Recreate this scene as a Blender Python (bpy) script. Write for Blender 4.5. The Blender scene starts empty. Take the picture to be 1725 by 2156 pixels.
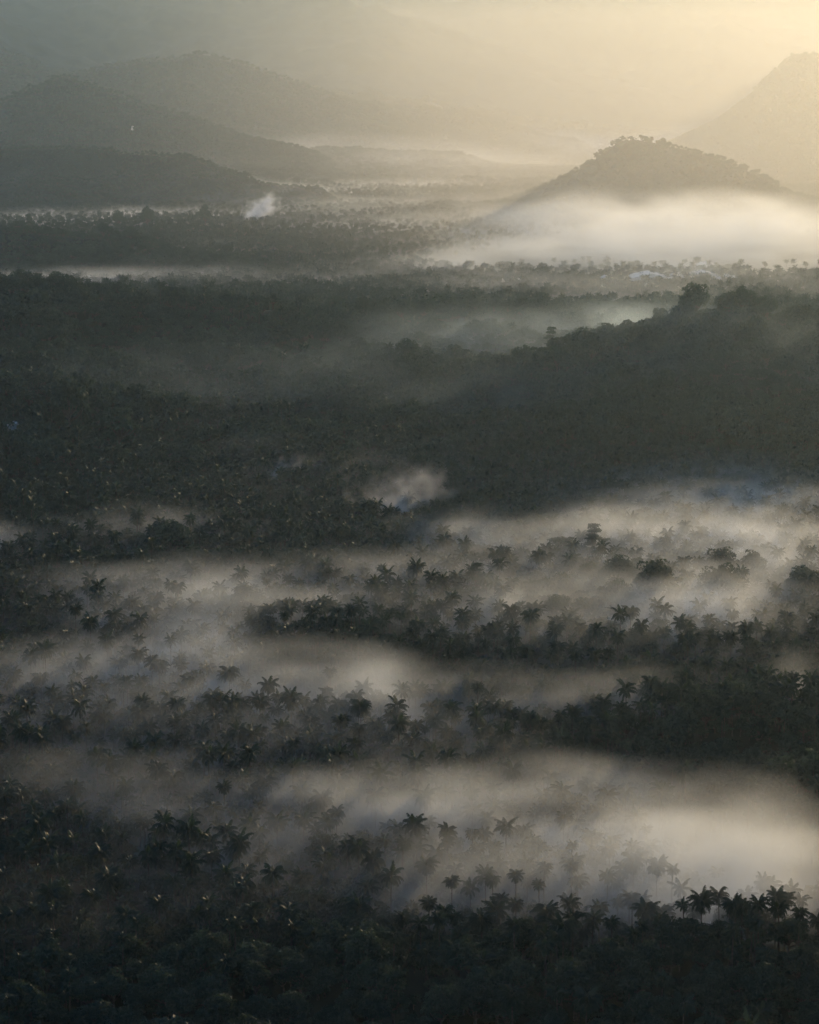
import bpy, math, random
import numpy as np
from mathutils import Vector

# ------------------------------------------------------------------ camera, light, sky, exposure
R = math.radians
scene = bpy.context.scene
COL = scene.collection
H = 235.0                      # camera height above the valley floor
F = 5445.6                     # focal length in pixels of a 1725 x 2156 frame
PITCH = math.atan(888.0 / F)
CP, SP = math.cos(PITCH), math.sin(PITCH)

cam_data = bpy.data.cameras.new('camera')
cam = bpy.data.objects.new('camera', cam_data)
COL.objects.link(cam)
cam.location = (0, 0, H)
cam.rotation_euler = (R(90) - PITCH, 0, 0)
cam_data.sensor_fit = 'VERTICAL'
cam_data.sensor_height = 24.0
cam_data.lens = 24.0 * F / 2156.0
cam_data.clip_start = 1.0
cam_data.clip_end = 80000.0
scene.camera = cam

SUN_AZ = R(19.0)               # to the right of the view axis, which is +Y
SUN_EL = R(6.8)
world = bpy.data.worlds.new('World')
scene.world = world
world.use_nodes = True
wn = world.node_tree
wn.nodes.clear()
wo = wn.nodes.new('ShaderNodeOutputWorld')
wb = wn.nodes.new('ShaderNodeBackground')
ws = wn.nodes.new('ShaderNodeTexSky')
ws.sky_type = 'NISHITA'
ws.sun_disc = False
ws.sun_elevation = SUN_EL
ws.sun_rotation = SUN_AZ
ws.air_density = 1.0
ws.dust_density = 0.3
ws.ozone_density = 4.2
wb.inputs['Strength'].default_value = 0.15
wn.links.new(ws.outputs[0], wb.inputs['Color'])
wn.links.new(wb.outputs[0], wo.inputs['Surface'])

sd = bpy.data.lights.new('sun', 'SUN')
sd.energy = 2.0
sd.angle = R(0.5)
sd.color = (1.0, 0.74, 0.43)
sun = bpy.data.objects.new('sun', sd)
COL.objects.link(sun)
sdir = Vector((math.sin(SUN_AZ) * math.cos(SUN_EL), math.cos(SUN_AZ) * math.cos(SUN_EL), math.sin(SUN_EL)))
sun.rotation_euler = sdir.to_track_quat('Z', 'Y').to_euler()

scene.view_settings.view_transform = 'Standard'
scene.view_settings.look = 'None'
scene.view_settings.exposure = 0.53
scene.view_settings.gamma = 1.0
scene.render.engine = 'CYCLES'
cy = scene.cycles
cy.max_bounces = 6
cy.diffuse_bounces = 1
cy.glossy_bounces = 1
cy.transmission_bounces = 1
cy.volume_bounces = 2
cy.transparent_max_bounces = 48
cy.volume_max_steps = 256
cy.volume_step_rate = 2.5
cy.caustics_reflective = False
cy.caustics_refractive = False
cy.sample_clamp_indirect = 3.0
cy.sample_clamp_direct = 3.0
cy.use_adaptive_sampling = True
cy.adaptive_threshold = 0.05
cy.time_limit = 1000.0
cy.use_denoising = True
cy.denoiser = 'OPENIMAGEDENOISE'

HAZE = 0.25e-4
HAZE_G = 0.71

# ------------------------------------------------------------------ pixel <-> world helpers
def ray(u, v):
    dx, dy = (u - 862.5) / F, (1078.0 - v) / F
    return np.array([dx, CP + SP * dy, -SP + CP * dy])

def at_z(u, v, z=0.0):
    d = ray(u, v)
    t = (z - H) / d[2]
    return d[0] * t, d[1] * t

def at_y(u, v, y):
    d = ray(u, v)
    t = y / d[1]
    return d[0] * t, H + d[2] * t

def project(x, y, z):
    dz = z - H
    depth = y * CP - dz * SP
    up = y * SP + dz * CP
    return 862.5 + F * x / depth, 1078.0 - F * up / depth

# ------------------------------------------------------------------ noise (numpy)
def _hash(ix, iy, seed):
    n = (ix.astype(np.int64) * 374761393 + iy.astype(np.int64) * 668265263 + seed * 974634777) & 0xFFFFFFFF
    n = ((n ^ (n >> 13)) * 1274126177) & 0xFFFFFFFF
    return ((n ^ (n >> 16)) & 0xFFFF) / 65535.0

def vnoise(x, y, seed=0):
    ix, iy = np.floor(x), np.floor(y)
    fx, fy = x - ix, y - iy
    fx, fy = fx * fx * (3 - 2 * fx), fy * fy * (3 - 2 * fy)
    a, b = _hash(ix, iy, seed), _hash(ix + 1, iy, seed)
    c, d = _hash(ix, iy + 1, seed), _hash(ix + 1, iy + 1, seed)
    return (a * (1 - fx) + b * fx) * (1 - fy) + (c * (1 - fx) + d * fx) * fy

def fbm(x, y, octs=4, seed=0):
    s, a, t = 0.0, 0.5, 0.0
    for k in range(octs):
        s = s + a * vnoise(x, y, seed + k * 17)
        t += a
        x, y, a = x * 2.03 + 11.3, y * 2.03 + 5.7, a * 0.5
    return s / t * 2 - 1          # about -1..1

def sstep(a, b, x):
    t = np.clip((x - a) / (b - a), 0, 1)
    return t * t * (3 - 2 * t)

def blobs(u, v, lst):
    s = np.zeros_like(u)
    for (cu, cv, ru, rv, amp) in lst:
        s = s + amp * np.exp(-((u - cu) / ru) ** 2 - ((v - cv) / rv) ** 2)
    return s

# ------------------------------------------------------------------ terrain
MOUNDS = [(1560, 1600, 240, 60, 15), (700, 1385, 170, 30, 9), (1230, 1420, 300, 40, 7), (1640, 1720, 110, 30, 8),
          (1620, 2090, 260, 90, 10), (700, 2120, 700, 70, 6), (820, 1600, 120, 25, 4), (480, 1580, 150, 30, 3),
          (1150, 1330, 150, 25, 6), (1350, 1270, 100, 20, 5), (330, 1160, 120, 14, 5), (560, 1370, 60, 20, 3),
          (900, 790, 150, 40, 7)]

def ground_z(x, y):
    u, v = project(x, np.maximum(y, 300.0), 0.0)
    z = 2.5 * fbm(x / 160, y / 160, 3, 3)
    z = z + blobs(u, v, MOUNDS) * sstep(500, 620, y) * sstep(3200, 2600, y)
    z = z + sstep(9000, 30000, y) * (170 + 90 * fbm(x / 4500, y / 4500, 4, 8))
    z = z + 10 * sstep(2500, 6000, y) * fbm(x / 500, y / 700, 3, 9)
    return z

# crest: (u, v, y) of the tree tops as seen; depth of the front and back slopes
HILLS = [
    ('near_ridge', 'hill', dict(label='long dark forested ridge crossing the valley from the left edge', crest=[(-400, 570, 2150), (-60, 590, 2150), (140, 592, 2150), (300, 610, 2180), (500, 628, 2200), (720, 645, 2200), (900, 652, 2230), (1010, 640, 2260),
        (1180, 650, 2300), (1300, 680, 2350), (1450, 720, 2400), (1700, 760, 2400), (2100, 800, 2400)], wf=760, wb=420, th=12, p=1.15)),
    ('right_spur', 'hill', dict(label='dark wooded spur rising to big crowned trees at the right edge', crest=[(900, 820, 1850), (1080, 775, 1850), (1230, 725, 1860), (1330, 692, 1880), (1430, 660, 1900), (1560, 646, 1900), (1640, 665, 1900), (1725, 668, 1900),
        (1900, 640, 1880), (2200, 600, 1850)], wf=330, wb=300, th=9, p=1.2)),
    ('left_spur', 'hill', dict(label='dark wooded spur tapering down to the right above the fog line', crest=[(-400, 455, 3500), (0, 476, 3500), (90, 482, 3500), (200, 492, 3500), (300, 500, 3480), (380, 528, 3450), (500, 548, 3400), (620, 570, 3350), (720, 598, 3300), (800, 620, 3250)],
        wf=260, wb=350, th=9, p=1.2)),
    ('left_hill', 'hill', dict(label='brown forested hill with sunlit slope in the left distance', crest=[(-500, 285, 5616), (0, 305, 5616), (150, 303, 5616), (300, 315, 5573), (410, 325, 5530), (480, 350, 5486), (560, 378, 5357), (640, 392, 5270), (760, 408, 5184)],
        wf=450, wb=700, th=10, p=1.3)),
    ('cone_hill', 'hill', dict(label='rounded cone shaped hill standing in hazy light at right', crest=[(560, 452, 4700), (800, 440, 4800), (950, 432, 4900), (1040, 420, 4950), (1120, 402, 5000), (1200, 365, 5000), (1270, 318, 5000), (1300, 292, 5000), (1340, 282, 5000),
        (1390, 290, 5000), (1450, 310, 5000), (1520, 330, 5000), (1600, 365, 5000), (1660, 400, 5000), (1760, 425, 5000), (1900, 440, 5000)], wf=620, wb=700, th=8, p=1.25)),
    ('low_hill', 'hill', dict(label='low long pale hill lying in the mist at mid distance', crest=[(450, 345, 7600), (560, 318, 7600), (690, 310, 7600), (820, 318, 7600), (960, 322, 7600), (1040, 345, 7500), (1100, 352, 7400), (1200, 356, 7400), (1300, 372, 7400)],
        wf=700, wb=800, th=8, p=1.3)),
    ('shoulder_hill', 'hill', dict(label='grey wooded hill with grassy shoulder below the left mountain', crest=[(-500, 260, 7372), (-100, 240, 7372), (0, 212, 7372), (70, 178, 7372), (140, 160, 7372), (200, 178, 7372), (300, 215, 7326), (420, 250, 7280), (520, 285, 7188), (650, 315, 7188), (760, 340, 7188)],
        wf=900, wb=1000, th=8, p=1.2)),
    ('long_hill', 'hill', dict(label='long brown hill sloping from its summit toward the centre', crest=[(0, 190, 8856), (150, 150, 8856), (260, 132, 8856), (340, 120, 8856), (420, 109, 8856), (480, 120, 8856), (560, 150, 8856), (640, 172, 8856), (730, 208, 8856), (830, 224, 8856), (980, 234, 8856),
        (1080, 262, 8856), (1160, 288, 8856), (1300, 300, 8856)], wf=1000, wb=1500, th=8, p=1.15)),
    ('left_mountain', 'mountain', dict(label='dim mountain flank descending from the top left corner', crest=[(-900, -80, 10051), (-400, -50, 10051), (-100, 0, 10051), (0, 35, 10051), (70, 72, 10051), (130, 105, 10051), (220, 130, 10051), (400, 170, 10051), (600, 215, 10051)], wf=2000, wb=2000, th=0, p=1.1)),
    ('right_mountain', 'mountain', dict(label='tall pale mountain with pointed summit at the right edge', crest=[(1300, 345, 8200), (1400, 305, 8300), (1460, 280, 8500), (1530, 240, 8500), (1580, 200, 8500), (1630, 148, 8500), (1665, 117, 8500), (1700, 112, 8500), (1760, 130, 8500),
        (1900, 190, 8500), (2200, 260, 8500)], wf=1500, wb=1500, th=6, p=1.1)),
    ('far_mountain', 'mountain', dict(label='huge faint mountain descending from the top left into the haze', crest=[(-900, -40, 11600), (0, -45, 11600), (400, -30, 11600), (700, -20, 11600), (900, 50, 11600), (1050, 95, 11600), (1200, 150, 11600), (1400, 190, 11600), (1800, 215, 11600)], wf=3000, wb=2600, th=0, p=1.1)),
    ('sky_cover_range', 'mountain', dict(label='pale range added behind everything at the top right to cover bright sky', crest=[(300, -22, 13600), (1000, -15, 13600), (1500, -25, 13600), (2500, -20, 13600), (3500, -15, 13600)], wf=3200, wb=2000, th=0, p=1.0)),  # added range, covers the sky's bright glow so only haze shows there
]
HSPEC = []
for (nm, kind_word, d) in HILLS:
    xs, ys, zs = [], [], []
    for (u, v, y) in d['crest']:
        x, z = at_y(u, v, y)
        xs.append(x); ys.append(y); zs.append(max(z - d['th'], 0))
    HSPEC.append(dict(name=kind_word, label=d['label'], xs=np.array(xs), ys=np.array(ys), zs=np.array(zs), wf=d['wf'], wb=d['wb'], p=d['p'], key=nm))

HSPEC.append(dict(name='hill', label='unseen hill added beyond the right edge to shade the middle slope', xs=np.array([628., 680., 740., 800., 900., 1000., 1100., 1250.]), ys=np.full(8, 3560.),
                  zs=np.array([0., 90., 115., 115., 90., 60., 30., 0.]), wf=380, wb=380, p=1.1, key='shade_hill'))  # unseen hill, added to throw shade over the middle slope and its air

HSPEC.append(dict(name='hill', label='unseen shoulder added outside the right edge to shade the near haze', xs=np.array([168., 200., 235., 280., 340., 420., 520., 700.]), ys=np.full(8, 700.),
                  zs=np.array([0., 150., 270., 330., 350., 350., 280., 0.]), wf=640, wb=200, p=.8, key='shade_shoulder'))  # unseen shoulder, added to keep the sun off the haze near the camera

def smooth_interp(x, xs, zs):
    w = (xs[-1] - xs[0]) / 160.0
    return sum(np.interp(x + k * w, xs, zs) for k in (-1, 0, 1)) / 3.0

def hill_z(h, x, y):
    zc = smooth_interp(x, h['xs'], h['zs'])
    yc = np.interp(x, h['xs'], h['ys'])
    edge = sstep(h['xs'][0], h['xs'][0] + 0.08 * (h['xs'][-1] - h['xs'][0]), x) * sstep(h['xs'][-1], h['xs'][-1] - 0.08 * (h['xs'][-1] - h['xs'][0]), x)
    t = (y - yc)
    t = np.where(t < 0, -t / h['wf'], t / h['wb'])
    sc = h['wf'] / 3.2
    t = t + 0.16 * fbm(x / sc, y / sc, 3, 21) * sstep(0.02, 0.35, t)
    prof = np.clip(1 - np.abs(t), 0, 1) ** h['p']
    prof = prof * (1 - 0.25 * np.clip(t, 0, 1) * (1 - np.clip(t, 0, 1)))
    rough = {'near_ridge': 9.0, 'right_spur': 6.0, 'left_spur': 7.0, 'left_hill': 9.0, 'cone_hill': 8.0}.get(h['key'], 0.0)
    gully = 1 + 0.16 * fbm(x / (h['wf'] * 0.22), y / (h['wf'] * 0.5), 4, 5) * sstep(0.03, 0.3, t)
    bump = (0.03 + .03 * (h['wf'] > 450)) * zc * fbm(x / 70, y / 70, 3, 4)
    return (zc * prof * gully + (bump + rough * fbm(x / 95 + 3.3, y / 95, 3, 14)) * sstep(0.02, 0.3, prof)) * edge - 6.0 * (1 - sstep(0.0, 0.12, prof * edge)) + 0.0

def terrain(x, y):
    z = ground_z(x, y)
    for h in HSPEC:
        m = (x > h['xs'][0]) & (x < h['xs'][-1])
        if m.any():
            z = np.where(m, np.maximum(z, hill_z(h, x, y)), z)
    return z

def T1(x, y):
    return float(terrain(np.array([float(x)]), np.array([float(y)]))[0])

# ------------------------------------------------------------------ materials
def nodes_of(name):
    m = bpy.data.materials.new(name)
    m.use_nodes = True
    nt = m.node_tree
    nt.nodes.clear()
    out = nt.nodes.new('ShaderNodeOutputMaterial')
    return m, nt, out

def leaf_mat(name, c1, c2, rough=0.45, trans=0.25, scale=0.35, spec=0.5):
    m, nt, out = nodes_of(name)
    N, L = nt.nodes.new, nt.links.new
    geo = N('ShaderNodeNewGeometry'); info = N('ShaderNodeObjectInfo')
    noise = N('ShaderNodeTexNoise'); noise.inputs['Scale'].default_value = scale; noise.inputs['Detail'].default_value = 1.0
    L(geo.outputs['Position'], noise.inputs['Vector'])
    add = N('ShaderNodeMath'); add.operation = 'ADD'
    L(noise.outputs['Fac'], add.inputs[0]); L(info.outputs['Random'], add.inputs[1])
    mul = N('ShaderNodeMath'); mul.operation = 'MULTIPLY'; mul.inputs[1].default_value = 0.55
    L(add.outputs[0], mul.inputs[0])
    ramp = N('ShaderNodeValToRGB')
    ramp.color_ramp.elements[0].position = 0.25; ramp.color_ramp.elements[0].color = (*c1, 1)
    ramp.color_ramp.elements[1].position = 0.85; ramp.color_ramp.elements[1].color = (*c2, 1)
    L(mul.outputs[0], ramp.inputs[0])
    b = N('ShaderNodeBsdfPrincipled')
    b.inputs['Roughness'].default_value = rough
    b.inputs['Specular IOR Level'].default_value = spec
    L(ramp.outputs[0], b.inputs['Base Color'])
    t = N('ShaderNodeBsdfTranslucent')
    t.inputs['Color'].default_value = (c2[0] * 3.4, c2[1] * 2.0, c2[2] * 0.8, 1)
    mix = N('ShaderNodeMixShader'); mix.inputs[0].default_value = trans
    L(b.outputs[0], mix.inputs[1]); L(t.outputs[0], mix.inputs[2])
    L(mix.outputs[0], out.inputs['Surface'])
    return m

def plain_mat(name, c1, c2, rough=0.9, scale=1.0, spec=0.2, detail=4):
    m, nt, out = nodes_of(name)
    N, L = nt.nodes.new, nt.links.new
    geo = N('ShaderNodeNewGeometry')
    noise = N('ShaderNodeTexNoise'); noise.inputs['Scale'].default_value = scale; noise.inputs['Detail'].default_value = detail
    L(geo.outputs['Position'], noise.inputs['Vector'])
    ramp = N('ShaderNodeValToRGB')
    ramp.color_ramp.elements[0].position = 0.35; ramp.color_ramp.elements[0].color = (*c1, 1)
    ramp.color_ramp.elements[1].position = 0.68; ramp.color_ramp.elements[1].color = (*c2, 1)
    L(noise.outputs['Fac'], ramp.inputs[0])
    b = N('ShaderNodeBsdfPrincipled')
    b.inputs['Roughness'].default_value = rough
    b.inputs['Specular IOR Level'].default_value = spec
    L(ramp.outputs[0], b.inputs['Base Color'])
    bump = N('ShaderNodeBump'); bump.inputs['Strength'].default_value = 0.6; bump.inputs['Distance'].default_value = 0.5
    L(noise.outputs['Fac'], bump.inputs['Height']); L(bump.outputs[0], b.inputs['Normal'])
    L(b.outputs[0], out.inputs['Surface'])
    return m

M_GROUND = plain_mat('undergrowth_ground', (0.008, 0.016, 0.010), (0.028, 0.038, 0.020), 0.95, 0.03)
M_HILL = plain_mat('hill_cover', (0.008, 0.018, 0.012), (0.030, 0.040, 0.020), 0.95, 0.012)
M_TRUNK = plain_mat('bark', (0.05, 0.042, 0.034), (0.11, 0.095, 0.075), 0.9, 1.5)
M_PALM = leaf_mat('palm_leaf', (0.005, 0.027, 0.029), (0.020, 0.052, 0.044), 0.5, 0.28, 0.2, 0.08)
M_LEAF = leaf_mat('broad_leaf', (0.006, 0.030, 0.033), (0.026, 0.062, 0.052), 0.6, 0.28, 0.15, 0.1)
M_ROOF = plain_mat('painted_tin_roof', (0.52, 0.47, 0.42), (0.66, 0.60, 0.54), 0.45, 0.4, 0.4)
M_WALLP = plain_mat('whitewashed_wall', (0.45, 0.44, 0.42), (0.6, 0.59, 0.56), 0.9, 0.6)
M_DARK = plain_mat('dark_opening', (0.02, 0.022, 0.025), (0.04, 0.042, 0.045), 0.6, 1.0)

# ------------------------------------------------------------------ mesh helpers
def mesh_from(name, V, faces, mat=None, smooth=False):
    me = bpy.data.meshes.new(name)
    V = np.asarray(V, dtype=np.float32)
    if isinstance(faces, np.ndarray):
        n, k = faces.shape
        me.vertices.add(len(V)); me.vertices.foreach_set('co', V.ravel())
        me.loops.add(n * k); me.loops.foreach_set('vertex_index', faces.astype(np.int32).ravel())
        me.polygons.add(n)
        me.polygons.foreach_set('loop_start', np.arange(0, n * k, k, dtype=np.int32))
        me.update(calc_edges=True)
    else:
        me.from_pydata([tuple(map(float, v)) for v in V], [], faces)
        me.update()
    if mat:
        me.materials.append(mat)
    if smooth:
        me.polygons.foreach_set('use_smooth', np.ones(len(me.polygons), dtype=bool))
    return me

def link(name, data, parent=None, loc=None, rz=0.0, s=1.0):
    o = bpy.data.objects.new(name, data)
    COL.objects.link(o)
    if parent is not None:
        o.parent = parent
    if loc is not None:
        o.location = loc
    if rz:
        o.rotation_euler = (0, 0, rz)
    if s != 1.0:
        o.scale = (s, s, s)
    return o

def tag(o, label=None, cat=None, group=None, kind=None):
    if label: o['label'] = label
    if cat: o['category'] = cat
    if group: o['group'] = group
    if kind: o['kind'] = kind
    return o

def grid_faces(nx, ny):
    i = np.arange(nx * ny).reshape(ny, nx)
    return np.stack([i[:-1, :-1].ravel(), i[:-1, 1:].ravel(), i[1:, 1:].ravel(), i[1:, :-1].ravel()], 1)

# ------------------------------------------------------------------ valley floor and hills
ys = np.concatenate([np.linspace(-1500, 500, 14), np.geomspace(540, 32000, 420)])
ax = np.linspace(-1, 1, 260)
ax = np.sign(ax) * (0.35 * np.abs(ax) + 0.65 * np.abs(ax) ** 3)
Y, A = np.meshgrid(ys, ax, indexing='ij')
X = A * np.maximum(np.abs(Y) * 0.55, 1500)
Z = ground_z(X, Y)
tag(link('valley_floor', mesh_from('valley_floor', np.stack([X.ravel(), Y.ravel(), Z.ravel()], 1), grid_faces(len(ax), len(ys)), M_GROUND, True)),
    'dark overgrown valley floor under the trees and fog', 'ground', kind='structure')
for h in HSPEC:
    nx, ny = 260, 120
    xs = np.linspace(h['xs'][0], h['xs'][-1], nx)
    tt = np.linspace(-1.15, 1.15, ny)
    Xg, Tg = np.meshgrid(xs, tt)
    Yc = np.interp(Xg, h['xs'], h['ys'])
    Yg = Yc + np.where(Tg < 0, Tg * h['wf'], Tg * h['wb'])
    Zg = hill_z(h, Xg, Yg)
    tag(link(h['name'], mesh_from(h['name'], np.stack([Xg.ravel(), Yg.ravel(), Zg.ravel()], 1), grid_faces(nx, ny), M_HILL, True)), h['label'], h['name'], kind='structure')

# ------------------------------------------------------------------ plants: prototypes
class Buf:
    def __init__(self): self.v, self.f, self.n = [], [], 0
    def add(self, verts, faces):
        self.v.append(np.asarray(verts, dtype=float)); self.f.append(np.asarray(faces) + self.n); self.n += len(verts)
    def arrays(self):
        return np.concatenate(self.v), np.concatenate(self.f)

def tube(buf, pts, rad, seg=6):
    pts = np.asarray(pts, float)
    n = len(pts)
    ang = np.arange(seg) * 2 * math.pi / seg
    V = []
    for i in range(n):
        d = pts[min(i + 1, n - 1)] - pts[max(i - 1, 0)]
        d = d / (np.linalg.norm(d) + 1e-9)
        a = np.cross(d, (0.31, 0.95, 0.05)); a /= np.linalg.norm(a) + 1e-9
        b = np.cross(d, a)
        V += [pts[i] + rad[i] * (math.cos(t) * a + math.sin(t) * b) for t in ang]
    Fc = [[i * seg + k, i * seg + (k + 1) % seg, (i + 1) * seg + (k + 1) % seg, (i + 1) * seg + k] for i in range(n - 1) for k in range(seg)]
    buf.add(V, Fc)

def palm_crown(rng, nf=22, pairs=15, L=4.7):
    b = Buf()
    for k in range(nf):
        az = k * 2.39996 + rng.uniform(-.2, .2)
        q = k / nf
        el = R(84 - 118 * q + rng.uniform(-9, 9))          # young fronds stand, old ones hang
        droop = rng.uniform(0.5, 1.45)
        l = L * (0.72 + 0.35 * math.sin(math.pi * min(1, q + .25))) * rng.uniform(.88, 1.1)
        ns = 7
        pts, p, e = [], np.array([0., 0., 0.]), el
        ca, sa = math.cos(az), math.sin(az)
        dirs = []
        for i in range(ns + 1):
            pts.append(p.copy())
            d = np.array([math.cos(e) * ca, math.cos(e) * sa, math.sin(e)])
            dirs.append(d)
            p = p + d * l / ns
            e -= R(15.5) * droop * (0.55 + i / ns)
            e = max(e, R(-80))
        pts = np.array(pts); dirs = np.array(dirs)
        side = np.array([-sa, ca, 0.])
        w = 0.07
        V, Fc = [], []
        for i in range(ns + 1):
            ww = w * (1.3 - i / ns)
            V += [pts[i] - side * ww, pts[i] + side * ww]
        for i in range(ns):
            Fc.append([2 * i, 2 * i + 1, 2 * i + 3, 2 * i + 2])
        b.add(V, Fc)
        twist = rng.uniform(-.5, .5)
        for j in range(pairs):
            t = 0.14 + 0.86 * (j + .5) / pairs
            fi = t * ns
            i0 = min(int(fi), ns - 1); fr = fi - i0
            c = pts[i0] * (1 - fr) + pts[i0 + 1] * fr
            d = dirs[i0]
            up = np.cross(d, side); up = -up if up[2] < 0 else up
            ll = 1.15 * math.sin(math.pi * (0.12 + 0.8 * t)) * (L / 4.7) + .15
            for s in (-1, 1):
                dr = side * s * (0.80) + d * 0.55 + up * (-0.35 + s * twist * .4) + np.array([0, 0, -0.35 - 0.3 * rng.random()])
                dr /= np.linalg.norm(dr)
                tip = c + dr * ll * rng.uniform(.85, 1.1)
                tip[2] -= 0.12
                hw = d * (l / pairs * 0.46)
                mid = c * .5 + tip * .5 + np.array([0, 0, .05])
                b.add([c - hw, c + hw, mid + hw * .9, mid - hw * .7], [[0, 1, 2, 3]])
                b.add([mid - hw * .7, mid + hw * .9, tip + hw * .1, tip - hw * .1], [[0, 1, 2, 3]])
    return b

def palm_trunk(rng, h=13.0, seg=6):
    b = Buf()
    lean, az = rng.uniform(.2, 1.6), rng.uniform(0, 6.28)
    n = 7
    P, Rr = [], []
    for i in range(n):
        t = i / (n - 1)
        o = lean * (t ** 1.7 - t)
        P.append([o * math.cos(az), o * math.sin(az), -1.0 + (h + 1.0) * t])
        Rr.append(0.30 * (1 - t) ** 2 + 0.15)
    tube(b, P, Rr, seg)
    return b

def leaf_clump(rng, b, c, r, n, size, flat=0.75):
    d = rng.normal(size=(n, 3)); d /= np.linalg.norm(d, axis=1)[:, None]
    d[:, 2] = np.where(d[:, 2] < -0.25, -d[:, 2], d[:, 2])
    rr = r * (0.72 + 0.33 * rng.random(n))
    P = c + d * rr[:, None] * np.array([1, 1, flat])
    nrm = d + rng.normal(size=(n, 3)) * 0.55
    nrm /= np.linalg.norm(nrm, axis=1)[:, None]
    a = np.cross(nrm, rng.normal(size=(n, 3))); a /= np.linalg.norm(a, axis=1)[:, None] + 1e-9
    bb = np.cross(nrm, a)
    s = size * (0.6 + 0.8 * rng.random(n))[:, None]
    V = np.stack([P - a * s * .9, P + bb * s * .5 - a * s * .1, P + a * s, P - bb * s * .55 + a * s * .1], 1).reshape(-1, 3)
    b.add(V, np.arange(4 * n).reshape(n, 4))

def broad_tree(seed, W=11.0, Ht=12.0, nclump=34, per=46, size=0.55, style='round'):
    """crown diameter W, total height Ht; returns (trunk Buf, crown Buf)"""
    rng = np.random.default_rng(seed)
    tb, cb = Buf(), Buf()
    base = Ht * (0.34 if style == 'round' else 0.42)
    tube(tb, [[0, 0, -1.5], [0.1, 0, base * .5], [0.0, .15, base], [0.2, 0, Ht * .72]], [W * .045, W * .034, W * .03, W * .01], 7)
    C = []
    if style == 'round':
        rx, rz = W / 2, (Ht - base) / 2
        cz = base + rz * 0.95
        skew = rng.uniform(-.25, .25, 2)
        for k in range(nclump):
            th = k * 2.39996 + rng.uniform(-.3, .3)
            q = 1 - 1.55 * (k + .5) / nclump
            rad = math.sqrt(max(0, 1 - min(q, .98) ** 2)) if q > 0 else math.sqrt(max(0.05, 1 - (q * 1.25) ** 2))
            j = rng.uniform(.45, 1.15)
            C.append(([rx * .78 * rad * j * math.cos(th) + skew[0] * rx * q, rx * .78 * rad * j * math.sin(th) + skew[1] * rx * q, cz + rz * .82 * q * rng.uniform(.6, 1.3)], W * rng.uniform(.08, .2)))
        for k in range(3):
            C.append(([rng.uniform(-.2, .2) * W, rng.uniform(-.2, .2) * W, cz + rng.uniform(-.2, .4) * rz], W * .2))
        fl = .78
    else:                      # tiers of flat spreading foliage
        nt = 3 if style == 'umbrella' else 6
        for ti in range(nt):
            q = ti / (nt - 1)
            zz = base + (Ht - base) * (0.45 + .5 * q if style == 'umbrella' else .05 + .93 * q)
            rr = W / 2 * (1.0 - .35 * q if style == 'umbrella' else 1.0 - .78 * q)
            off = rng.uniform(-.12, .12, 2) * W
            m = max(3, int(nclump / nt * (1.25 - .5 * q)))
            for k in range(m):
                th, j = rng.uniform(0, 6.28), math.sqrt(rng.uniform(.02, 1))
                C.append(([off[0] + rr * .85 * j * math.cos(th), off[1] + rr * .85 * j * math.sin(th), zz + rng.uniform(-.03, .03) * Ht - .05 * Ht * j * j], W * rng.uniform(.09, .15)))
        fl = .34
    for i, (c, r) in enumerate(C):
        c = np.array(c)
        leaf_clump(rng, cb, c, r, per, size, fl)
        if i % 3 == 0:
            s = np.array([0, .1, base * rng.uniform(.75, 1.15)])
            m = s * .45 + c * .55 + np.array([0, 0, -.06 * Ht])
            tube(tb, [s, m, c], [W * .02, W * .012, W * .005], 4)
    return tb, cb

def buf_mesh(name, b, mat):
    V, Fc = b.arrays()
    return mesh_from(name, V, Fc, mat)

rngs = np.random.default_rng(7)
PALM_CROWNS = [buf_mesh('palm_crown', palm_crown(np.random.default_rng(100 + k), nf=[32, 38, 26, 40, 34, 22, 30, 42, 25, 36][k], L=[4.6, 5.1, 4.1, 4.8, 5.4, 3.7, 4.9, 4.5, 5.2, 4.2][k]), M_PALM) for k in range(10)]
PALM_TRUNKS = [buf_mesh('palm_trunk', palm_trunk(np.random.default_rng(200 + k)), M_TRUNK) for k in range(4)]
BROAD = []
for k, (W, Ht, st) in enumerate([(11, 12, 'round'), (12, 10.5, 'round'), (9, 13, 'round'), (13, 12, 'round'), (14, 11, 'umbrella'), (16, 10, 'umbrella'), (11, 15, 'pagoda'), (13, 13, 'pagoda')]):
    tb, cb = broad_tree(300 + k, W, Ht, nclump=44 if st == 'round' else 60, per=62 if st == 'round' else 44, size=.42, style=st)
    BROAD.append((buf_mesh('trunk', tb, M_TRUNK), buf_mesh('crown', cb, M_LEAF), W, Ht, st))

# ------------------------------------------------------------------ forests as one object each: points that carry small prototypes
def tree_proto_palm(seed, nf=15, pairs=7):
    rng = np.random.default_rng(seed)
    c = palm_crown(rng, nf, pairs); t = palm_trunk(rng, 13.0, 4)
    cv, cf = c.arrays(); tv, tf = t.arrays()
    return [(cv + np.array([0, 0, 13.0]), cf, 0), (tv, tf, 1)]

def tree_proto_broad(seed, W, Ht, st='round', nc=24, per=26, size=.75):
    t, c = broad_tree(seed, W, Ht, nc, per, size, st)
    cv, cf = c.arrays(); tv, tf = t.arrays()
    return [(cv, cf, 0), (tv, tf, 1)]

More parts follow.
